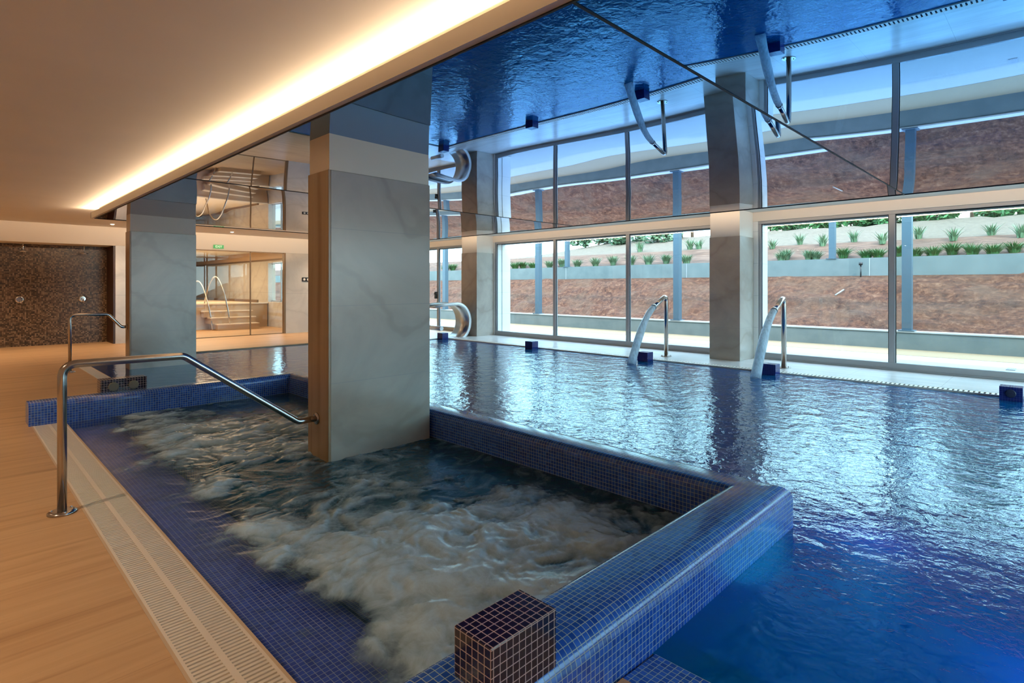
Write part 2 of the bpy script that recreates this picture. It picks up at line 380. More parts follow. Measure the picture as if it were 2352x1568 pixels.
struct(st.build('pool_step', 'spa_tile'), 'submerged blue mosaic ledge beside the near spa wall', 'step')
# water of the main pool: one sheet around the spa
poly = [(1.92, YN), (9.66, YN), (9.66, 11.95), (7.2, 11.95), (7.2, 13.2), (1.6, 13.2), (1.6, 7.6), (3.45, 7.6), (3.45, 1.18), (1.92, 1.18)]
wt = MB(); wt.add([(x, y, -.022) for x, y in poly], [tuple(range(len(poly)))])
tag(wt.build('pool_water', 'water'), 'rippling blue water filling the main pool', 'water', kind='stuff')

# ------------------------------------------------------------------ grates
def grate(name, x0, x1, y0, y1, label, rows=2, pitch=.024, frame=.012, fm='trimbeige', dz=.02):
    g0 = thing(name, (x0, y0, 0), label, 'grate')
    fr = MB(); fr.box(x0, x0 + frame, y0, y1, -.03, .001); fr.box(x1 - frame, x1, y0, y1, -.03, .001)
    fr.build('edge_frame', fm, g0)
    ch = MB(); ch.box(x0 + frame, x1 - frame, y0, y1, -.09, -.06); ch.build('channel', 'void', g0)
    W_ = (x1 - x0 - 2 * frame) / rows
    for r in range(rows):
        a = x0 + frame + r * W_ + .003; c = x0 + frame + (r + 1) * W_ - .003
        sm = MB(); y = y0 + .004
        while y < y1 - .012:
            sm.box(a, c, y, y + pitch * .58, -dz, 0); y += pitch
        sm.box(a - .003, a + .009, y0, y1, -.022, .0005); sm.box(c - .009, c + .003, y0, y1, -.022, .0005)
        sm.build('slat_row', 'grate', g0)
    return g0
grate('overflow_grate', .6, .87, 1.43, 7.33, 'cream slatted overflow grate between the wood-look floor and the bubbling spa')
grate('overflow_grate', 1.6, 1.78, 7.66, 13.1, 'cream slatted overflow grate beyond the spa, beside the shower area', 1, .03)
grate('overflow_grate', 9.5, 9.66, YN, 11.9, 'white slatted overflow grate along the window side of the pool', 1, .055, .006, 'grate', .006)

# ------------------------------------------------------------------ spa
ZT = .225            # top of the tiled parapet
def parapet(path, wd_l, wd_r, name, zo, zi):
    """sweep a rounded wall section along a polyline in plan (mitred); left side = inner (spa) side"""
    ro, ri = .085, .06
    prof = [(-wd_r, zo)]
    for k in range(9):
        a = PI - k / 8 * PI / 2; prof.append((-wd_r + ro + ro * math.cos(a), ZT - ro + ro * math.sin(a)))
    for k in range(7):
        a = PI / 2 - k / 6 * PI / 2; prof.append((wd_l - ri + ri * math.cos(a), ZT - ri + ri * math.sin(a)))
    prof.append((wd_l, zi))
    vl = [0]
    for a, c in zip(prof, prof[1:]): vl.append(vl[-1] + math.dist(a, c))
    P_ = [Vector(p).to_2d() for p in path]; rows = []
    for i, p in enumerate(P_):
        dirs = []
        if i > 0: dirs.append((P_[i] - P_[i - 1]).normalized())
        if i < len(P_) - 1: dirs.append((P_[i + 1] - P_[i]).normalized())
        nl = [Vector((-d.y, d.x)) for d in dirs]
        if len(nl) == 2:
            mm = (nl[0] + nl[1]).normalized(); mm = mm / mm.dot(nl[0])
        else: mm = nl[0]
        rows.append([(p.x + mm.x * o_, p.y + mm.y * o_, z) for o_, z in prof])
    mb = MB(); n = len(prof)
    for i in range(len(P_) - 1):
        d = (P_[i + 1] - P_[i]).normalized()
        vs = rows[i] + rows[i + 1]
        uu = [Vector(q[:2]).dot(d) for q in vs]
        fs = [(k, n + k, n + k + 1, k + 1) for k in range(n - 1)]
        uvs = [[(uu[j], vl[j % n]) for j in f_] for f_ in fs]
        mb.add(vs, fs, True, uvs)
    mb.add(rows[0], [tuple(range(n))]); mb.add(rows[-1], [tuple(reversed(range(n)))])
    o_ = mb.build(name, 'spa_tile'); return o_
pw = parapet([(.58, 1.28), (3.36, 1.28), (3.36, 7.48), (.58, 7.48)], .15, .15, 'spa_wall', -1.35, -.95)
tag(pw, 'low rounded blue mosaic wall around three sides of the spa', 'wall')
sb = MB(); sb.box(.85, 3.22, 1.42, 7.34, -1.0, -.95); sb.box(.82, .87, 1.42, 7.34, -.95, -.03)
struct(sb.build('spa_basin', 'spa_in'), 'blue tiled basin under the bubbling spa water', 'pool')
lg = MB(); lg.box(.87, 1.30, 1.42, 7.34, -.95, -.09)
struct(lg.build('spa_ledge', 'spa_in'), 'submerged blue mosaic ledge beside the cream grate', 'ledge')

# foaming water: height, foam and murk computed over a fine grid
X0, X1, Y0, Y1 = .862, 3.22, 1.42, 7.34
nx, ny = 190, 440
blobs = [(1.9, 5.75, .75, .9, .55), (1.35, 5.4, .4, .6, .4), (1.25, 3.15, .32, .36, .6), (1.35, 2.25, .55, .5, .75), (2.0, 1.75, .7, .35, .7), (2.62, 2.15, .38, .38, .75),
         (1.15, 1.75, .3, .35, .45), (2.1, 2.6, .6, .4, .4), (1.25, 4.2, .25, .35, .4), (1.7, 3.3, .4, .25, .25), (2.4, 4.0, .7, .16, .15), (1.5, 6.6, .5, .3, .25), (2.5, 5.7, .5, .5, .2)]
holes = [(1.75, 4.1, .45, .3, .55), (2.85, 3.6, .35, .5, .7), (3.1, 2.6, .2, .8, .8), (2.6, 3.0, .4, .25, .35), (1.0, 2.55, .18, .2, .4), (2.9, 6.8, .7, .6, .8), (1.02, 3.7, .14, .22, .35), (2.0, 6.6, .3, .2, .2), (1.7, 3.75, .2, .3, .2)]
vs = []; fm = []; mk = []
for j in range(ny + 1):
    for i in range(nx + 1):
        x = X0 + (X1 - X0) * i / nx; y = Y0 + (Y1 - Y0) * j / ny
        wx = noise.fractal((x * 1.9, y * 1.9, 3.1), .7, 2.1, 3); wy = noise.fractal((x * 1.9, y * 1.9, 9.4), .7, 2.1, 3)
        p = Vector((x + wx * .14, y + wy * .14, .5))
        big = noise.fractal(p * 1.3, 1.0, 2.0, 2)
        det = noise.fractal(Vector((p.x * 3.2 + p.y * 1.2, p.y * 4.2 - p.x * 1.2, 2.2)), .62, 2.1, 6)
        q = .20 + .34 * big + .62 * det
        q += sum(a * math.exp(-((x - bx) / sx) ** 2 - ((y - by) / sy) ** 2) for bx, by, sx, sy, a in blobs)
        q -= sum(a * math.exp(-((x - bx) / sx) ** 2 - ((y - by) / sy) ** 2) for bx, by, sx, sy, a in holes)
        edge = min(1, max(0, (x - 1.02 - .22 * wx - .1 * math.sin(y * 3.1 + 1)) / .30)); q = q * (.04 + .96 * edge) + .30 * (1 - edge) * max(0, .5 + det + .5 * big - .45) * min(1, (x - .86) * 6)
        q -= .25 * max(0, (x - 2.95) / .27)
        q = max(0, min(1.25, q))
        ft = q ** 1.7 / (q ** 1.7 + .6)
        fm.append(ft * 1.25); mk.append(min(.97, .03 + .95 * min(1, max(0, (x - 1.12 - .12 * wx) / .32))))
        hz = (.008 + .020 * ft) * (.5 * det + .6 * big) * min(1, (x - .86) / .3 + .1) + .03 * ft * edge
        lim = min(1, (3.22 - x) / .06 + .15, (y - 1.42) / .06 + .15, (7.34 - y) / .06 + .15)
        vs.append((x, y, -.018 + max(-.05, min(.11, hz)) * lim))
fs = [(j * (nx + 1) + i, j * (nx + 1) + i + 1, (j + 1) * (nx + 1) + i + 1, (j + 1) * (nx + 1) + i) for j in range(ny) for i in range(nx)]
sw = MB(); sw.add(vs, fs, True); so = sw.build('spa_water', 'foam')
for nm, arr in (('foam', fm), ('murk', mk)):
    a = so.data.attributes.new(nm, 'FLOAT', 'POINT'); a.data.foreach_set('value', arr)
tag(so, 'churning grey-white foaming water in the spa', 'water', kind='stuff')

# ------------------------------------------------------------------ pillars
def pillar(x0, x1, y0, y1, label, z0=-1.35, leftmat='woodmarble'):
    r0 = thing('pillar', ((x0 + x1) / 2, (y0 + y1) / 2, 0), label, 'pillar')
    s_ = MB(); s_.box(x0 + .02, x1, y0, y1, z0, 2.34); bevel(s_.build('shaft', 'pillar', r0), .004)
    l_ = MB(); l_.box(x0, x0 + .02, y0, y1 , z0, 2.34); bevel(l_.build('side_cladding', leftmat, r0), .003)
    c_ = MB(); c_.box(x0 + .012, x1 - .008, y0 + .008, y1 - .008, 2.34, 2.84); c_.build('plaster_head', 'cream_band', r0)
    return r0
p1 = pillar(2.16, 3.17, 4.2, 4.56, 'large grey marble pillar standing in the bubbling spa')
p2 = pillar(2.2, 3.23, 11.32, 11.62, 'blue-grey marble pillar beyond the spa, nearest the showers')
p3 = pillar(10.4, WX, 4.28, 4.87, 'marble pillar between the window bays, beside the right-hand water spout', 0, 'pillar')
p4 = pillar(10.4, WX, 11.63, 12.29, 'far marble pillar at the window wall, behind the curved steel cascade', 0, 'pillar')

# ------------------------------------------------------------------ ceilings
c_ = MB(); c_.box(XL, WX + .3, YN - .1, YB, 2.83, 3.1); struct(c_.build('ceiling', 'plaster'), 'plain plaster ceiling', 'ceiling')
FX0, FX1 = 1.92, 9.1
seams = [-6.0 + .95, 1.52, 7.17, 12.6]
for a, c in zip(seams, seams[1:]):
    nx_, ny_ = 48, 40; vs = []
    for j in range(ny_ + 1):
        for i in range(nx_ + 1):
            u = 2 * i / nx_ - 1; v_ = 2 * j / ny_ - 1
            u = math.copysign(1 - (1 - abs(u)) ** 1.5, u); v_ = math.copysign(1 - (1 - abs(v_)) ** 1.5, v_)
            x = (FX0 + FX1) / 2 + u * (FX1 - FX0) / 2; y = (a + c) / 2 + v_ * ((c - a) / 2 - .006)
            wob = .0016 * noise.noise((x * 1.1, y * 1.1, a)) * (1 - u ** 4) * (1 - v_ ** 4)
            vs.append((x, y, 2.64 - .022 * (1 - u ** 4) * (1 - v_ ** 4) + wob))
    fs = [(j * (nx_ + 1) + i, (j + 1) * (nx_ + 1) + i, (j + 1) * (nx_ + 1) + i + 1, j * (nx_ + 1) + i + 1) for j in range(ny_) for i in range(nx_)]
    mb = MB(); mb.add(vs, fs, True)
    lab = {-5.05: 'blue mirror stretch-ceiling panel nearest the camera', 1.52: 'blue mirror stretch-ceiling panel over the spa pillar', 7.17: 'blue mirror stretch-ceiling panel at the far end of the pool'}[round(a, 2)]
    struct(mb.build('ceiling_mirror', 'film'), lab, 'ceiling panel')
k = MB(); k.box(FX0, FX1, YN, 12.6, 2.70, 2.74)
struct(k.build('ceiling_deck', 'plaster'))
k = MB()
for y in (1.52, 7.17): k.box(FX0, FX1, y - .006, y + .006, 2.635, 2.66)
k.box(FX0 - .012, FX0, YN, 12.6, 2.632, 2.66); k.box(FX1, FX1 + .012, YN, 12.6, 2.632, 2.66); k.box(FX0, FX1, 12.6, 12.612, 2.632, 2.66)
struct(k.build('trim_1', 'gasket'), 'thin dark edge profile of the mirror ceiling', 'trim')
k = MB(); k.box(FX0 - .055, FX0 - .012, YN, 12.66, 2.64, 2.745); k.box(FX1 + .012, FX1 + .055, YN, 12.66, 2.64, 2.745); k.box(FX0 - .055, FX1 + .055, 12.612, 12.66, 2.64, 2.745)
struct(k.build('trim_2', 'plaster'), 'plaster lip hiding the cove light along the mirror ceiling', 'trim')
for nm, args, lb in (('led_strip', (FX0 - .01, FX0 + .002, YN + .1, 12.5, 2.742, 2.75), 'glowing warm light strip on the left edge of the mirror ceiling'),):
    k = MB(); k.box(*args); tag(k.build(nm, 'ledstrip'), lb, 'light strip')

# ------------------------------------------------------------------ walls
k = MB(); k.box(XL - .2, XL, YN - .1, YB + 1, -.3, 2.83); struct(k.build('wall_left', 'white_paint'))
k = MB(); k.box(XL, WX + .3, YN - .25, YN - .05, 2.65, 2.83); k.box(XL, 3.5, YN - .25, YN - .05, 0, 2.65); struct(k.build('wall_near', 'white_paint'))
r0 = bpy.data.objects.new('window_9', None); C.objects.link(r0); r0.location = (0, YN - .15, 0); struct(r0, 'unseen glazing added at the near end to let daylight in', 'window')  # glazing behind the camera, added so daylight reaches the pillar fronts
k = MB(); k.box(3.5, WX, YN - .2, YN - .1, 0, .1); k.box(3.5, WX, YN - .2, YN - .1, 2.58, 2.65)
for x in (3.5, 6.0, 8.5, 11.0): k.box(x, x + .05, YN - .2, YN - .1, .1, 2.58)
k.build('window_frame', 'frame', r0)
for x in (3.55, 6.05, 8.55): k = MB(); k.box(x, x + 2.45, YN - .155, YN - .145, .1, 2.58); k.build('glass_pane', 'glass', r0)
k = MB(); k.box(-30, 11.1, -30, YN - .05, -.3, -.02); struct(k.build('terrace', 'paving'), 'paved terrace outside the near end', 'paving')
# back wall: white band on top, shower recess, marble beside the glass
GX0, GX1, GZ = 3.9, 7.08, 2.385
k = MB(); k.box(XL, WX + .3, YB, YB + .16, GZ, 2.83); k.box(XL, -1.8, YB, YB + .16, 0, GZ)
k.box(-1.8, 2.9, YB + .16, 17.3, GZ, 2.45)
struct(k.build('wall_back', 'white_paint'), 'white painted band across the top of the back wall', 'wall')
k = MB(); k.box(2.9, GX0, YB, YB + .16, 0, GZ); k.box(GX1, WX + .3, YB, YB + .16, 0, GZ)
struct(k.build('wall_back', 'wallmarble'), 'beige marble cladding of the back wall beside the glass', 'wall')
k = MB(); k.box(-1.8, 2.9, 17.2, 17.3, 0, GZ)
struct(k.build('wall_shower', 'niche_tile'), 'dark brown mosaic wall of the shower recess', 'wall')
k = MB(); k.box(2.86, 2.9, YB + .02, 17.2, 0, GZ); k.box(-1.8, -1.76, YB + .02, 17.2, 0, GZ); MT['dkbrown'] = pm('dark_brown_panel', (.05, .018, .01), .4)
struct(k.build('wall_shower_side', 'dkbrown'), 'dark brown side panel of the shower recess', 'wall')

# glass partition and the room behind it
MT['bronze'] = pm('bronze_frame', (.20, .12, .06), .4, .4)
g0 = bpy.data.objects.new('window_1', None); C.objects.link(g0); g0.location = (GX0, YB, 0); struct(g0, 'frameless glass partition in the back wall', 'window')
k = MB(); k.box(GX0, GX1, YB + .03, YB + .06, GZ - .03, GZ); k.box(GX1 - .05, GX1, YB - .01, YB + .12, 0, GZ); k.box(GX0, GX1, YB + .03, YB + .06, 0, .02); k.box(6.07, 6.10, YB + .03, YB + .06, 0, GZ); k.build('window_frame', 'bronze', g0)
for a, c in ((GX0, 6.07), (6.10, GX1 - .05)):
    k = MB(); k.box(a, c, YB + .04, YB + .05, .02, GZ - .03); k.build('glass_pane', 'glass', g0)
RW = 7.9
k = MB(); k.box(3.2, 9, YB + .16, 30, -.3, 0); struct(k.build('floor', 'floor'), 'floor of the room behind the glass', 'floor')
k = MB(); k.box(3.2, 9, YB + .16, 30, 2.62, 2.8); struct(k.build('ceiling', 'plaster'), 'ceiling of the room behind the glass', 'ceiling')
wy0, wy1 = onX(654, 690, RW).y, onX(616, 690, RW).y
k = MB(); k.box(RW, RW + .25, YB + .16, wy0, 0, 2.62); k.box(RW, RW + .25, wy1, 30, 0, 2.62); k.box(RW, RW + .25, wy0, wy1, 0, .86); k.box(RW, RW + .25, wy0, wy1, 2.2, 2.62)
k.box(3.0, 3.2, YB + .16, 30, 0, 2.8); k.box(3.0, RW + .25, 30, 30.2, 0, 2.8)
struct(k.build('wall_right', 'wallmarble'), 'marble side wall of the room behind the glass', 'wall')
k = MB(); k.box(RW - .02, RW, YB + .2, 30, 2.28, 2.34); struct(k.build('trim_3', 'bronze'), 'dark cornice line in the room behind the glass', 'trim')
k = MB(); k.box(RW - .015, RW, YB + .2, 30, 2.34, 2.62); MT['tanpanel'] = pm('tan_panel', (.50, .33, .19), .4); struct(k.build('wall_right_band', 'tanpanel'), 'tan band over the cornice in the room behind the glass', 'wall')
r0 = bpy.data.objects.new('window_2', None); C.objects.link(r0); r0.location = (RW, wy0, .86); struct(r0, 'tall window in the marble wall behind the glass partition', 'window')
k = MB(); k.box(RW + .12, RW + .16, wy0, wy1, .86, .90); k.box(RW + .12, RW + .16, wy0, wy1, 2.16, 2.2); k.box(RW + .12, RW + .16, (wy0 + wy1) / 2 - .1, (wy0 + wy1) / 2 - .06, .86, 2.2); k.build('window_frame', 'frame', r0)
k = MB(); k.box(RW + .135, RW + .145, wy0, wy1, .9, 2.16); k.build('glass_pane', 'glass', r0)
light('room_light', 'AREA', (5.6, 20.5, 2.58), 190, (1, .72, .46), shape='RECTANGLE', size=2.5, size_y=6)
# raised tub with steps
MT['stepstone'] = pm('warm_step_stone', (.50, .36, .22), .4); MT['nosing'] = pm('pale_nosing', (.74, .62, .45), .4); MT['darkpanel'] = pm('dark_grey_panel', (.07, .075, .08), .35)
tb = thing('hydro_tub', (6, 20, 0), 'raised stone-clad tub behind the glass partition', 'tub')
k = MB(); k.box(5.55, RW - .03, 19.72, 28, 0, .80); k.build('body', 'stepstone', tb)
k = MB(); k.box(4.5, 5.55, 19.72, 23, 0, .78); k.build('dark_panel', 'darkpanel', tb)
k = MB(); k.box(4.5, RW - .03, 19.68, 28, .80, .84); k.build('rim', 'nosing', tb)
k = MB(); k.box(7.55, 7.6, 19.8, 28, .84, .93); k.build('inner_rail', 'bronze', tb)
stp = thing('stone_steps', (6.6, 19.1, 0), 'stone steps leading up to the tub behind the glass', 'steps')
for i in range(3):
    x0 = 6.0 - .12 * i; y0 = 18.88 + .28 * i; z = .2 * (i + 1)
    k = MB(); k.box(x0, 7.25, y0, 19.72, z - .2, z - .03); k.build('riser', 'stepstone', stp)
    k = MB(); k.box(x0 - .02, 7.27, y0 - .02, min(y0 + .3, 19.72), z - .03, z); k.build('tread', 'nosing', stp)
def arc(c, r, a0, a1, n, ax=Vector((1, 0, 0)), ay=Vector((0, 0, 1))):
    return [Vector(c) + ax * r * math.cos(a0 + (a1 - a0) * i / n) + ay * r * math.sin(a0 + (a1 - a0) * i / n) for i in range(n + 1)]
for (xa, ya, za, xb, yb_, zb, lb) in ((6.38, 18.95, .2, 5.95, 20.0, .84, 'curved steel hoop handrail on the right of the tub steps'), (5.92, 19.1, .0, 5.62, 20.6, .84, 'curved steel hoop handrail behind, on the left of the tub steps')):
    hr = thing('hoop_rail', (xa, ya, za), lb, 'handrail')
    pts = []
    for i in range(21):
        t_ = i / 20; zz = (za + (zb - za) * t_) + (1.75 - .84 + .25) * math.sin(PI * t_) ** .8 * (1.0 if xa > 6 else .95)
        pts.append((xa + (xb - xa) * t_, ya + (yb_ - ya) * t_, min(zz, 1.74)))
    k = MB(); k.tube(pts, .021, 8); k.build('tube', 'steel', hr)

# ------------------------------------------------------------------ window wall
MT['reveal'] = pm('cream_reveal', (.72, .62, .48), .5)
k = MB()
k.box(WX - .02, WX + .3, YN, YB, 2.655, 2.84)
struct(k.build('wall_right', 'white_paint'), 'plaster beam over the pool windows', 'wall')
k = MB(); k.box(WX, WX + .3, 4.2, 4.95, 0, 2.655); k.box(WX, WX + .3, 11.6, 12.3, 0, 2.655)
struct(k.build('wall_right', 'white_tile'), 'white piers between the pool window bays', 'wall')
k = MB(); k.box(WX + .3, WX + .42, YN, YB, 2.60, 2.9); struct(k.build('wall_lintel', 'lintel'), 'blue-grey lintel outside over the windows', 'lintel')
mull = {'a': (4.95, 11.6, [7.16, 9.37]), 'b': (YN, 4.2, [2.02, -.16, -2.34]), 'c': (12.3, YB, [14.25])}
lbl = {'a': 'long three-pane pool window in the middle bay, left of the marble pillar', 'b': 'large-paned pool window at the right', 'c': 'far window bay behind the steel cascade'}
for i, (kk, (y0, y1, ms)) in enumerate(mull.items()):
    r0 = bpy.data.objects.new('window_%d' % (i + 3), None); C.objects.link(r0); r0.location = (WX, y0, 0); struct(r0, lbl[kk], 'window')
    k = MB(); a, c = WX + .02, WX + .10
    k.box(a, c, y0, y1, 0, .125); k.box(a, c, y0, y1, 2.60, 2.655); k.box(a, c, y0, y0 + .055, .125, 2.6); k.box(a, c, y1 - .055, y1, .125, 2.6)
    k.box(a - .015, a, y0, y1, 0, .03)
    for m_ in ms: k.box(a, c, m_ - .045, m_ + .045, .125, 2.6)
    bevel(k.build('window_frame', 'frame', r0), .004)
    ed = [y0 + .055] + [q for m_ in ms for q in (m_ - .045, m_ + .045)] + [y1 - .055]
    for j in range(0, len(ed), 2):
        k = MB(); ya, yb_ = ed[j], ed[j + 1]; t_ = .012
        k.box(WX + .045, WX + .06, ya, ya + t_, .125, 2.6); k.box(WX + .045, WX + .06, yb_ - t_, yb_, .125, 2.6); k.box(WX + .045, WX + .06, ya, yb_, 2.6 - t_, 2.6)
        k.build('gasket', 'gasket', r0)
        k = MB(); k.box(WX + .05, WX + .062, ya + t_, yb_ - t_, .125, 2.6 - t_); k.build('glass_pane', 'glass', r0)
    if kk == 'c':
        k = MB(); k.box(WX - .05, WX + .02, 14.27, 14.33, 1.0, 1.22); k.box(WX - .06, WX - .03, 14.2, 14.34, 1.14, 1.18); k.build('door_handle', 'black', r0)
# outside fins (white tiled side walls)
for yy, px1, lb in ((11.58, 1172, 'white tiled outside pier past the left jamb of the middle bay'), (4.2, 1763, 'white tiled outside pier behind the right-hand water spout')):
    xe = onY(px1, 700, yy).x
    k = MB(); k.box(WX + .3, xe, yy, yy + .45, -.2, 3.3); struct(k.build('wall_fin', 'white_tile'), lb, 'wall')

# ------------------------------------------------------------------ exterior
YA, YZ = -22, 60
k = MB(); k.box(WX + .12, 13.75, YA, YZ, -.3, -.01); struct(k.build('paving', 'paving'), 'white paved walk outside the windows', 'paving')
k = MB(); k.box(13.75, 15.0, YA, YZ, -.3, -.005); struct(k.build('gravel_strip', 'sand'), 'tan strip at the foot of the low outer wall', 'ground')
k = MB(); k.box(15.0, 15.25, YA, YZ, -.3, .37); k2 = k
rw = thing('retaining_wall', (15.1, 0, 0), 'low grey concrete retaining wall behind the paved walk', 'wall')
k.build('wall_body', 'conc', rw); k = MB(); k.box(14.98, 15.27, YA, YZ, .37, .40); k.build('coping', 'coping', rw)
UX = 18.5
rw = thing('retaining_wall', (UX, 0, 1.7), 'upper grey concrete retaining wall between clay bank and planting bed', 'wall')
k = MB(); k.box(UX, UX + .22, YA, YZ, 1.0, 2.21); k.build('wall_body', 'conc', rw)
k = MB()
for y in (-1.6, 3.9, 9.5, 15, 20.5): k.box(UX - .006, UX, y, y + .02, 1.5, 2.2)
k.build('joint', 'frame', rw)
def fade(z, y):                                    # the slope sinks towards the far end of the garden
    if z <= 2.87: return z
    t_ = min(1, max(0, (y - 18) / 7)); return z - (z - 2.87) * .92 * t_ * t_ * (3 - 2 * t_)
def terrain(name, xs, zs, mat, label, amp, ny_=420, nx_=40, sc=1.4, cat='ground'):
    vs = []
    for j in range(ny_ + 1):
        y = YA + (YZ - YA) * j / ny_
        for i in range(nx_ + 1):
            t_ = i / nx_; x = xs[0] + (xs[-1] - xs[0]) * t_
            z = zs[-1]
            for q in range(len(xs) - 1):
                if x <= xs[q + 1]:
                    z = zs[q] + (zs[q + 1] - zs[q]) * (x - xs[q]) / (xs[q + 1] - xs[q]); break
            z = fade(z, y)
            ed = min(1, t_ * 8, (1 - t_) * 8)
            vs.append((x, y, z + amp * ed * noise.fractal((x * sc, y * sc * .8, 4.0), .8, 2.1, 5)))
    fs = [(j * (nx_ + 1) + i, j * (nx_ + 1) + i + 1, (j + 1) * (nx_ + 1) + i + 1, (j + 1) * (nx_ + 1) + i) for j in range(ny_) for i in range(nx_)]
    mb = MB(); mb.add(vs, fs, True); struct(mb.build(name, mat), label, cat)
terrain('clay_bank', (15.25, 15.5, 18.0, 18.5), (.36, .40, 1.62, 1.70), 'soil', 'bare red clay bank between the two retaining walls', .11)
terrain('planting_bed', (18.72, 19.6, 21.2), (2.12, 2.3, 2.86), 'bed', 'brown planting bed above the upper retaining wall', .05, 300, 20)
terrain('gravel_slope', (21.2, 27.0, 30.0, 60.0), (2.86, 3.95, 4.05, 4.4), 'gravel', 'pale bare slope rising to the hedge', .08, 200, 40)
def ground_z(x):
    for (a, za), (b2, zb) in zip([(18.72, 2.12), (19.6, 2.3), (21.2, 2.86), (27, 3.95), (30, 4.05)], [(19.6, 2.3), (21.2, 2.86), (27, 3.95), (30, 4.05), (60, 4.4)]):
        if x <= b2: return za + (zb - za) * (x - a) / (b2 - a)
    return 4.4
# posts
ORD = ['first', 'second', 'third', 'fourth', 'fifth', 'sixth', 'seventh', 'eighth', 'ninth', 'tenth', 'eleventh', 'twelfth', 'thirteenth', 'fourteenth', 'fifteenth', 'sixteenth', 'seventeenth', 'eighteenth', 'nineteenth', 'twentieth', 'twenty-first', 'twenty-second', 'twenty-third', 'twenty-fourth', 'twenty-fifth', 'twenty-sixth']
def post(px, X, zb, wd, lb):
    y = onX(px, 700, X).y
    r0 = thing('canopy_post', (X, y, zb), lb, 'post', 'blue-grey canopy posts')
    k = MB(); k.box(X - wd, X + wd, y - wd, y + wd, zb, 4.1); k.build('shaft', 'post', r0)
    k = MB(); k.box(X - wd - .06, X + wd + .06, y - wd - .06, y + wd + .06, zb, zb + .02); k.build('base_plate', 'post', r0)
post(1023, 15.12, .40, .09, 'blue-grey post on the low wall, seen through the far window bay')
post(1237, 15.12, .40, .09, 'blue-grey post on the low wall, seen through the left pane of the middle bay')
post(1556, 15.12, .40, .09, 'blue-grey post on the low wall, just right of the left-hand water spout')
post(2084, 15.12, .40, .09, 'blue-grey post on the low wall, seen through the right-hand window')
post(1303, UX + .11, 2.21, .08, 'slim post on the upper wall, seen through the middle pane of the middle bay')
post(1912, UX + .11, 2.21, .08, 'post on the upper wall, seen behind the right-hand water spout')
k = MB(); k.box(15.0, 15.24, YA, YZ, 4.1, 4.3); k.box(UX, UX + .22, YA, YZ, 4.1, 4.3); struct(k.build('canopy_beam', 'post'), 'long blue-grey canopy beams on the posts', 'beam')

# plants
def tuft_mesh(name, n, hgt, spread, wd, mat, seed):
    rnd = random.Random(seed); mb = MB()
    for i in range(n):
        a = rnd.uniform(0, 2 * PI); r = rnd.uniform(0, spread * .3); h = hgt * rnd.uniform(.6, 1.05); le = rnd.uniform(.2, 1) * spread
        c, s_ = math.cos(a), math.sin(a); b0 = Vector((r * c, r * s_, 0)); px_, py_ = -s_ * wd, c * wd; vs = []
        for q in range(4):
            t_ = q / 3; ww = (1 - t_ * .92); p = b0 + Vector((c * le * t_ ** 1.7, s_ * le * t_ ** 1.7, h * t_ * (1 - .18 * t_)))
            vs += [(p.x - px_ * ww, p.y - py_ * ww, p.z), (p.x + px_ * ww, p.y + py_ * ww, p.z)]
        mb.add(vs, [(0, 1, 3, 2), (2, 3, 5, 4), (4, 5, 7, 6)])
    o_ = mb.build(name, mat); return o_
protos = {'grass_tuft': tuft_mesh('grass_tuft', 300, .34, .32, .013, 'leaf', 1), 'sage_tuft': tuft_mesh('sage_tuft', 220, .38, .26, .014, 'leaf2', 2), 'yucca_plant': tuft_mesh('yucca_plant', 60, .50, .30, .026, 'leaf2', 3)}
used = set()
def plant(kind, px, X, label, cat, group, sc=1.0):
    o_ = protos[kind]
    if kind in used: o_ = o_.copy(); C.objects.link(o_)
    used.add(kind)
    o_.location = (X, onX(px, 600, X).y, fade(ground_z(X), onX(px, 600, X).y) - .02); o_.scale = (sc, sc, sc * random.uniform(.88, 1.12)); o_.rotation_euler = (0, 0, random.uniform(0, 6))
    tag(o_, label, cat, group)
front = [1024, 1040, 1183, 1201, 1224, 1262, 1291, 1326, 1368, 1408, 1449, 1489, 1530, 1577, 1795, 1806, 1858, 1874, 1937, 1990, 2017, 2066, 2102, 2143, 2187, 2233, 2281, 2330]
fo_ = ['grass_tuft', 'sage_tuft']
mid_a = [p for p in front if 1100 < p < 1640]; mid_b = [p for p in front if p > 1700]; mid_c = [p for p in front if p < 1100]
for lst, where in ((mid_c, 'the far window bay'), (mid_a, 'the middle window bay'), (mid_b, 'the right-hand window')):
    for i, p in enumerate(lst):
        kd = 'grass_tuft' if (p < 1250 or p > 1900) else 'sage_tuft'
        plant(kd, p, 19.15 + (.35 if i % 3 == 1 else 0), '%s green tuft just above the upper wall, %s from left through %s' % ('round' if kd == 'grass_tuft' else 'pale', ORD[i], where), 'plant', 'tufts along the upper wall', 1.15 if p > 1700 else 1.3)
for i, p in enumerate([1774, 1838, 1890, 1962, 2027, 2110, 2190, 2277, 2345]):
    plant('yucca_plant', p, 20.9 + (i % 2) * .4, 'spiky plant at the back of the bed, %s from left through the right-hand window' % ORD[i], 'plant', 'spiky plants on the back of the bed', .95)
for i, p in enumerate([1470, 1585, 1605]):
    plant('yucca_plant', p, 21.5, 'spiky plant higher on the slope, %s from left through the middle bay' % ORD[i], 'plant', 'spiky plants on the slope of the middle bay', 1.1)
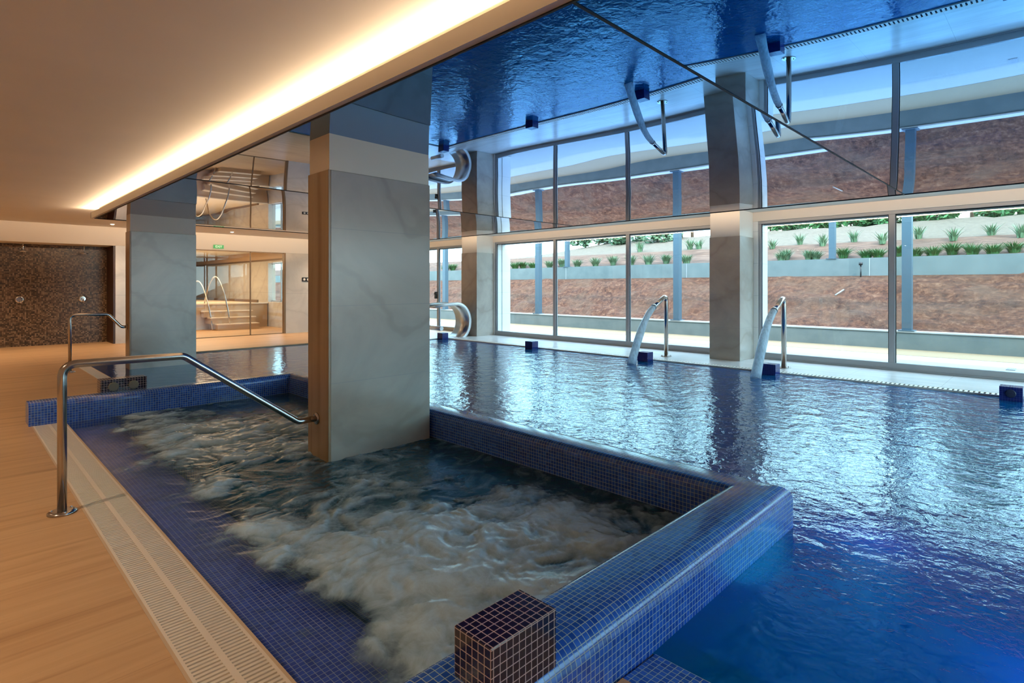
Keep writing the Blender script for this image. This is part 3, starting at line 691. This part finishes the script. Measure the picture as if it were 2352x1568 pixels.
def bush_mesh(name, rx, ry, rz, n, mat, seed, leaf=.10):
    rnd = random.Random(seed); mb = MB(); 
    lob = [(rnd.uniform(-.6, .6) * rx, rnd.uniform(-.6, .6) * ry, rnd.uniform(.3, .75) * rz, rnd.uniform(.35, .6)) for _ in range(9)]
    for i in range(n):
        lx, ly, lz, lr = rnd.choice(lob); d = Vector((rnd.gauss(0, 1), rnd.gauss(0, 1), rnd.gauss(0, 1))).normalized() * rnd.uniform(.6, 1)
        p = Vector((lx + d.x * lr * rx, ly + d.y * lr * ry, max(.02, lz + d.z * lr * rz))); a = Vector((rnd.gauss(0, 1), rnd.gauss(0, 1), rnd.gauss(0, 1))).normalized(); c = a.orthogonal().normalized() * leaf * .45
        a = a * leaf * rnd.uniform(.7, 1.2); mb.add([p - a, p - c, p + a, p + c], [(0, 1, 2, 3)])
    return mb, lob
def bush(px, X, rx, ry, rz, label, mat='leaf', n=900, leaf=.12, trunk=0):
    y = onX(px, 500, X).y; z = fade(ground_z(X), y)
    r0 = thing('hedge_shrub' if not trunk else 'small_tree', (X, y, z), label, 'shrub' if not trunk else 'tree', 'shrubs along the crest' if not trunk else 'small trees on the crest')
    mb, lob = bush_mesh('f', rx, ry, rz, n, mat, int(px), leaf)
    o_ = mb.build('foliage', mat, r0, (0, 0, 0)); o_.location = (0, 0, trunk)
    k = MB(); k.tube([(0, 0, -.1), (.03, .02, trunk * .6 + .1), (0, .05, trunk + rz * .5)], [.10, .08, .04] if trunk else [.04, .03, .02], 7)
    o_ = k.build('stem', 'bark', r0, (0, 0, 0)); o_.location = (0, 0, 0)
cb = [1770, 1815, 1860, 1905, 1955, 2010, 2060, 2110, 2160, 2300, 2345]
for i, p in enumerate(cb): bush(p, 27.6 + (i % 2) * .9, .55, .8, .75, 'dense green shrub on the hill crest, %s from left through the right-hand window' % ORD[i], 'leaf', 700, .13)
ca = [1345, 1390, 1430, 1470, 1510, 1545]
for i, p in enumerate(ca): bush(p, 25.2 + (i % 2) * 1.2, .7, .8, .9, 'grey-green shrub on the crest, %s from left through the middle bay' % ORD[i], 'leaf2', 800, .14)
for i, (p, wh) in enumerate([(1375, 'left of the middle mullion'), (1525, 'left of the tall post'), (1590, 'right of the tall post'), (1800, 'beside the right-hand pillar'), (2235, 'at the right of the right-hand window'), (2290, 'near the right frame edge')]):
    bush(p, 29.8 + (i % 2) * 3.4, 1.2, 1.2, 2.2, 'olive tree with brown trunk on the crest, %s' % wh, 'leaf3', 700, .2, 1.0)
k = MB(); y0, y1 = onX(2420, 600, 40).y, onX(1640, 600, 40).y
cbld = thing('distant_building', (42, (y0 + y1) / 2, 4), 'long cream building far behind the crest shrubs', 'building')
k.box(40, 46, y0, y1, 3.8, 6.6); k.build('wall', 'cream_wall', cbld)
k = MB(); k.box(39.6, 46.4, y0 - .4, y1 + .4, 6.6, 6.8); k.build('roof', 'coping', cbld)
MT['hill'] = pm('distant_hill', (.20, .27, .30), .95)
vs = []; n = 80
for i in range(n + 1):
    y = -60 + 260 * i / n; hgt = 5.5 + 3.2 * noise.fractal((y * .02, 1.3, 0), 1, 2, 4) + (2 if y > 60 else 0)
    vs += [(120, y, -2), (128, y, max(1, hgt)), (150, y, max(1, hgt) * 1.2), (150, y, -2)]
mb = MB(); mb.add(vs, [(4 * i + q, 4 * i + 4 + q, 4 * i + 5 + q, 4 * i + 1 + q) for i in range(n) for q in range(3)], True)
struct(mb.build('hills', 'hill'), 'low blue-grey hills on the horizon', 'hills')
# small things lying outside
MT['pvc'] = pm('white_pvc', (.25, .24, .22), .5)
k = MB(); k.tube([onX(1918, 678, 16.9) + Vector((0, 0, .0)), onX(1938, 665, 17.2)], .02, 8); tag(k.build('pipe_offcut', 'pvc'), 'short white pipe sticking out of the clay bank', 'pipe')
yy = onX(1978, 640, 18.35).y
r0 = thing('garden_sprinkler', (18.3, yy, 1.65), 'small black sprinkler stake before the upper wall', 'sprinkler')
k = MB(); k.cyl((18.3, yy, 1.6), .018, .40, n=8); k.build('stake', 'black', r0); k = MB(); k.cyl((18.3, yy, 2.0), .05, .08, n=10); k.build('head', 'black', r0)
q = onZ(2322, 847); k = MB(); k.box(q.x - .15, q.x + .15, q.y - .06, q.y + .06, -.01, .0); 
for i in range(5): k.box(q.x - .13, q.x + .13, q.y - .05 + i * .022, q.y - .04 + i * .022, 0, .006)
tag(k.build('drain_cover', 'frame'), 'small grey drain cover in the paved walk', 'drain')

# ------------------------------------------------------------------ handrails
def fillet(pts, r, n=8):
    out = [Vector(pts[0])]
    for a, p, c in zip(pts, pts[1:], pts[2:]):
        a, p, c = Vector(a), Vector(p), Vector(c); d0 = (a - p).normalized(); d1 = (c - p).normalized()
        ang = d0.angle(d1); t_ = min(r / math.tan(ang / 2), .45 * (a - p).length, .45 * (c - p).length); s_, e_ = p + d0 * t_, p + d1 * t_
        for i in range(n + 1):
            q = i / n; out.append((1 - q) ** 2 * s_ + 2 * q * (1 - q) * p + q * q * e_)
    return out + [Vector(pts[-1])]
def rail(x0, y, label, xt, zt, xe, ze, x1):
    r0 = thing('handrail', (x0, y, 0), label, 'handrail')
    k = MB(); k.tube(fillet([(x0, y, .0), (x0, y, zt), (xt, y, zt - .005), (xe, y, ze), (x1, y, ze + .0)], .08), .0245, 18); k.build('tube', 'steel', r0)
    k = MB(); k.tube([(x0, y, 0), (x0, y, .010), (x0, y, .018)], [.075, .075, .055], 32); k.build('floor_flange', 'steel', r0)
    for i in range(3):
        a = 2 * PI * i / 3 + .6; k = MB(); k.cyl((x0 + .058 * math.cos(a), y + .058 * math.sin(a), .014), .008, .008, n=10); k.build('bolt', 'chrome', r0)
    k = MB(); k.tube([(x1, y, ze), (x1 - .010, y, ze), (x1 - .018, y, ze)], [.05, .05, .035], 28); k.build('wall_flange', 'steel', r0)
rail(.505, 4.40, 'steel handrail in front, bolted to the marble pillar in the spa', 1.175, .915, 2.0, .305, 2.16)
rail(1.42, 11.5, 'steel handrail in the distance, fixed to the blue-grey pillar near the showers', 1.93, .93, 2.12, .70, 2.2)

# ------------------------------------------------------------------ tiled blocks
def block(cx, cy_, z0, lx, ly, hz, mat, label, discs=None, zextra=.0):
    r0 = thing('tiled_block', (cx, cy_, z0), label, 'tiled block', 'mosaic blocks on the pool edge')
    k = MB(); k.box(-lx / 2, lx / 2, -ly / 2, ly / 2, -zextra, hz); o_ = k.build('block_body', mat, r0, (0, 0, 0)); o_.location = (0, 0, 0); bevel(o_, .003)
    for (dx, dy, dz, ax) in discs or []:
        d = MB(); d.tube([Vector((dx, dy, dz)), Vector((dx, dy, dz)) + Vector(ax) * .012, Vector((dx, dy, dz)) + Vector(ax) * .016], [.05, .05, .042], 28); o2 = d.build('push_button', 'discmetal' if len(discs) > 1 else 'darkdisc', r0, (0, 0, 0)); o2.location = (0, 0, 0)
        d = MB(); d.cyl(Vector((dx, dy, dz)) + Vector(ax) * .014, .024, .006, ax, 20); o3 = d.build('button_cap', 'discmetal' if len(discs) > 1 else 'darkdisc', o2, (0, 0, 0)); o3.location = (0, 0, 0)
    return r0
MT['darkdisc'] = pm('dark_blue_disc', (.02, .03, .06), .4)
MT['discmetal'] = pm('dull_metal', (.24, .23, .17), .5, .2)
cf = onZ(1127, 1497, .37)
block(1.222, 1.228, ZT - .12, .285, .162, .27, 'dark_tile', 'dark navy mosaic block on the near spa wall, largest of the blocks')
block(1.42, 7.66, ZT - .02, .44, .18, .15, 'dark_tile', 'dark mosaic block with two round buttons on the far spa wall', [(-.10, -.09, .07, (0, -1, 0)), (.09, -.09, .07, (0, -1, 0))])
lbs = ['navy mosaic block at the pool edge in front of the steel cascade', 'navy mosaic block at the pool edge, between cascade and left-hand spout', 'navy mosaic block at the foot of the left-hand water spout', 'navy mosaic block at the foot of the right-hand water spout', 'navy mosaic block with round button at the right edge of the picture']
for i, (px, py) in enumerate(((1017, 768), (1221, 786), (1482, 811), (1770, 839), (2323, 893))):
    q = onZ(px, py, .15)
    block(9.36, onX(px, py, 9.36).y, -.05, .2, .22, .20, 'edge_tile', lbs[i], [(-.1, 0, .12, (-1, 0, 0))] if i == 4 else None, .1)

# ------------------------------------------------------------------ water spouts
def spout(y, label, jl):
    r0 = thing('water_spout', (10.1, y, 0), label, 'spout', 'steel water spouts')
    ex, ez = 9.60, 1.0
    pts = fillet([(10.1, y, 0), (10.1, y, 1.22), (ex, y - .02, ez)], .085)
    k = MB(); k.tube(pts, .041, 18); k.build('tube', 'steel', r0)
    dv = (Vector((ex, y - .02, ez)) - Vector((10.1, y, 1.22))).normalized()
    k = MB(); k.tube([Vector((ex, y - .02, ez)) - dv * .03, Vector((ex, y - .02, ez)) + dv * .02], [.05, .058], 20); k.build('nozzle', 'steel', r0)
    k = MB(); k.tube([(10.1, y, 0), (10.1, y, .012)], .11, 32); k.build('floor_flange', 'steel', r0)
    for i in range(4):
        a = PI / 4 + i * PI / 2; k = MB(); k.cyl((10.1 + .085 * math.cos(a), y + .085 * math.sin(a), .010), .011, .016, n=10); k.build('bolt', 'chrome', r0)
    pts = []; rad = []
    vx, vz = -2.15, -.95
    x, z, t_ = ex, ez, 0
    T = (-vz * -1 + math.sqrt(vz * vz + 2 * 9.8 * (ez + .03))) / 9.8
    T = (vz + math.sqrt(vz * vz + 19.6 * (ez + .03))) / 9.8
    for i in range(15):
        t_ = T * i / 14; pts.append((ex + vx * t_, y - .02, ez + vz * t_ - 4.9 * t_ * t_)); rad.append(.050 + .0035 * math.sin(i * .9) + .0022 * i)
    k = MB(); k.tube(pts, rad, 18); j = k.build('water_jet', 'jet'); tag(j, jl, 'water', 'falling water from the spouts')
spout(5.63, 'left-hand curved steel water spout on the window deck', 'white water falling from the left-hand spout into the pool')
spout(3.40, 'right-hand curved steel water spout, beside the marble pillar', 'white water falling from the right-hand spout into the pool')

# swan-neck cascade
r0 = thing('steel_cascade', (9.95, 11.85, 0), 'wide curved stainless steel cascade at the far end of the pool', 'cascade')
cxa, cza, ra = 9.78, .42, .43
prof = [(9.72, .0)] + [(cxa + ra * math.cos(a), cza + ra * math.sin(a) * 1.06) for a in [math.radians(q) for q in range(-74, 100, 8)]] + [(9.40, .86), (9.05, .83)]
prof[0] = (9.90, -.0)
def sheet(prof, y0, y1, th):
    mb = MB(); n = len(prof); vs = []
    for i, (x, z) in enumerate(prof):
        a = prof[max(i - 1, 0)]; c = prof[min(i + 1, n - 1)]; d = Vector((c[0] - a[0], c[1] - a[1])).normalized(); nr = Vector((d.y, -d.x))
        for yy in (y0, y1):
            for s_ in (0, th): vs.append((x + nr.x * s_, yy, z + nr.y * s_))
    fs = []
    for i in range(n - 1):
        a, c = 4 * i, 4 * i + 4
        fs += [(a, c, c + 2, a + 2), (a + 1, a + 3, c + 3, c + 1), (a, a + 1, c + 1, c), (a + 2, c + 2, c + 3, a + 3)]
    fs += [(0, 2, 3, 1), (4 * n - 4, 4 * n - 3, 4 * n - 1, 4 * n - 2)]
    return mb.add(vs, fs, True)
o_ = sheet(prof, 11.75, 12.3, .012).build('curved_sheet', 'brushed', r0)
MT['sheetedge'] = pm('pale_steel_edge', (.75, .75, .74), .35, .3)
for ya in (11.73, 12.3): sheet(prof, ya, ya + .02, .085).build('side_edge', 'sheetedge', r0)
k = MB(); k.tube([(9.30, 11.8, .27), (9.30, 12.25, .27)], .06, 16); k.build('inlet_pipe', 'sheetedge', r0)

# ------------------------------------------------------------------ back wall fittings
r0 = thing('exit_sign', (5.22, YB, 2.47), 'small green exit sign over the glass partition', 'sign')
k = MB(); k.box(5.10, 5.355, YB - .025, YB, 2.425, 2.525); k.build('sign_plate', 'green', r0)
fc = bpy.data.curves.new('lettering', 'FONT'); fc.body = 'EXIT'; fc.size = .085; fc.extrude = .002; fc.align_x = 'CENTER'; fc.align_y = 'CENTER'
to = bpy.data.objects.new('tmp', fc); C.objects.link(to); bpy.context.view_layer.update()
lm = bpy.data.meshes.new_from_object(to.evaluated_get(bpy.context.evaluated_depsgraph_get())); bpy.data.objects.remove(to); lm.materials.clear(); lm.materials.append(MT['signwhite'])
to = bpy.data.objects.new('lettering', lm); C.objects.link(to); to.parent = r0; to.rotation_euler = (PI / 2, 0, 0); to.location = (.008, -.028, .005)
def faceplate(x0, x1, z0, z1, label):
    r0 = thing('switch_plate', ((x0 + x1) / 2, YB, (z0 + z1) / 2), label, 'switch plate')
    k = MB(); k.box(x0, x1, YB - .02, YB, z0, z1); k.build('plate', 'black', r0)
    for i in range(2):
        xx = x0 + (x1 - x0) * (.25 + .5 * i); k = MB(); k.tube([(xx, YB - .02, (z0 + z1) / 2), (xx, YB - .03, (z0 + z1) / 2)], [.038, .03], 18); k.build('round_dial', 'signplain', r0)
MT['signplain'] = pm('dial_white', (.8, .78, .74), .4)
faceplate(7.58, 7.82, 1.54, 1.665, 'black plate with two white dials on the marble wall beside the big pillar')
for px, lb, vl in ((53, 'ceiling shower head at the left of the dark shower recess', 45), (193, 'ceiling shower head at the right of the dark shower recess', 190)):
    q = onY(px, 575, 16.9); r0 = thing('ceiling_shower', (q.x, 16.9, 2.385), lb, 'shower')
    k = MB(); k.cyl((q.x, 16.9, 2.2), .012, .19, n=10); k.build('drop_pipe', 'chrome', r0)
    k = MB(); k.tube([(q.x, 16.9, 2.185), (q.x, 16.9, 2.2), (q.x, 16.9, 2.215)], [.09, .09, .02], 24); k.build('rose', 'chrome', r0)
    q = onY(vl, 687, 17.18); r1 = thing('shower_valve', (q.x, 17.2, 1.09), ('left' if px < 100 else 'right') + '-hand chrome shower valve on the brown mosaic', 'shower valve')
    k = MB(); k.tube([(q.x, 17.2, 1.09), (q.x, 17.185, 1.09), (q.x, 17.17, 1.09)], [.085, .085, .06], 26); k.build('back_plate', 'chrome', r1)
    k = MB(); k.cyl((q.x, 17.17, 1.09), .028, .05, (0, -1, 0), 16); k.tube([(q.x, 17.13, 1.09), (q.x + .02, 17.10, 1.0)], .011, 8); k.build('lever', 'chrome', r1)
# downlights
def downlight(x, y, label, e, zc=2.83, spot=True):
    r0 = thing('downlight', (x, y, zc), label, 'ceiling light')
    k = MB(); k.tube([(x, y, zc), (x, y, zc - .012)], [.055, .048], 24); k.build('ring', 'ring', r0)
    k = MB(); k.cyl((x, y, zc - .016), .034, .006, n=20); k.build('lens', 'lens', r0)
    L = light('downlight_lamp', 'SPOT', (x, y, zc - .03), e, (1, .74, .5), spot_size=math.radians(125), spot_blend=.9, shadow_soft_size=.035); L.parent = r0; L.location = (0, 0, -.03)
for i, (px, py) in enumerate(((258, 514), (533, 532))):
    q = onZ(px, py, 2.83); downlight(q.x, q.y, ['recessed ceiling light just left of the blue-grey pillar', 'recessed ceiling light above the glass partition'][i], 150)
q = onX(500, 550, 5.2)
for i, (x, y) in enumerate(((8.2, 15.5), (-.2, 15.5))): downlight(x, y, ['recessed ceiling light behind the big marble pillar', 'recessed ceiling light at the far left, out of view'][i], 150)
for i, y in enumerate((-2.2, .6, 3.9, 7.4, 11.0, 14.2)):
    downlight(-1.3, y, 'recessed ceiling light over the left walkway, %s from the near wall' % ORD[i], 150)
# underwater lamps of the pool
for i, (x, y, z, e) in enumerate(((5.4, .0, -1.0, 14), (7.2, 1.5, -1.0, 10))):
    light('pool_lamp', 'POINT', (x, y, z), e, (.35, .9, 1), shadow_soft_size=.35)
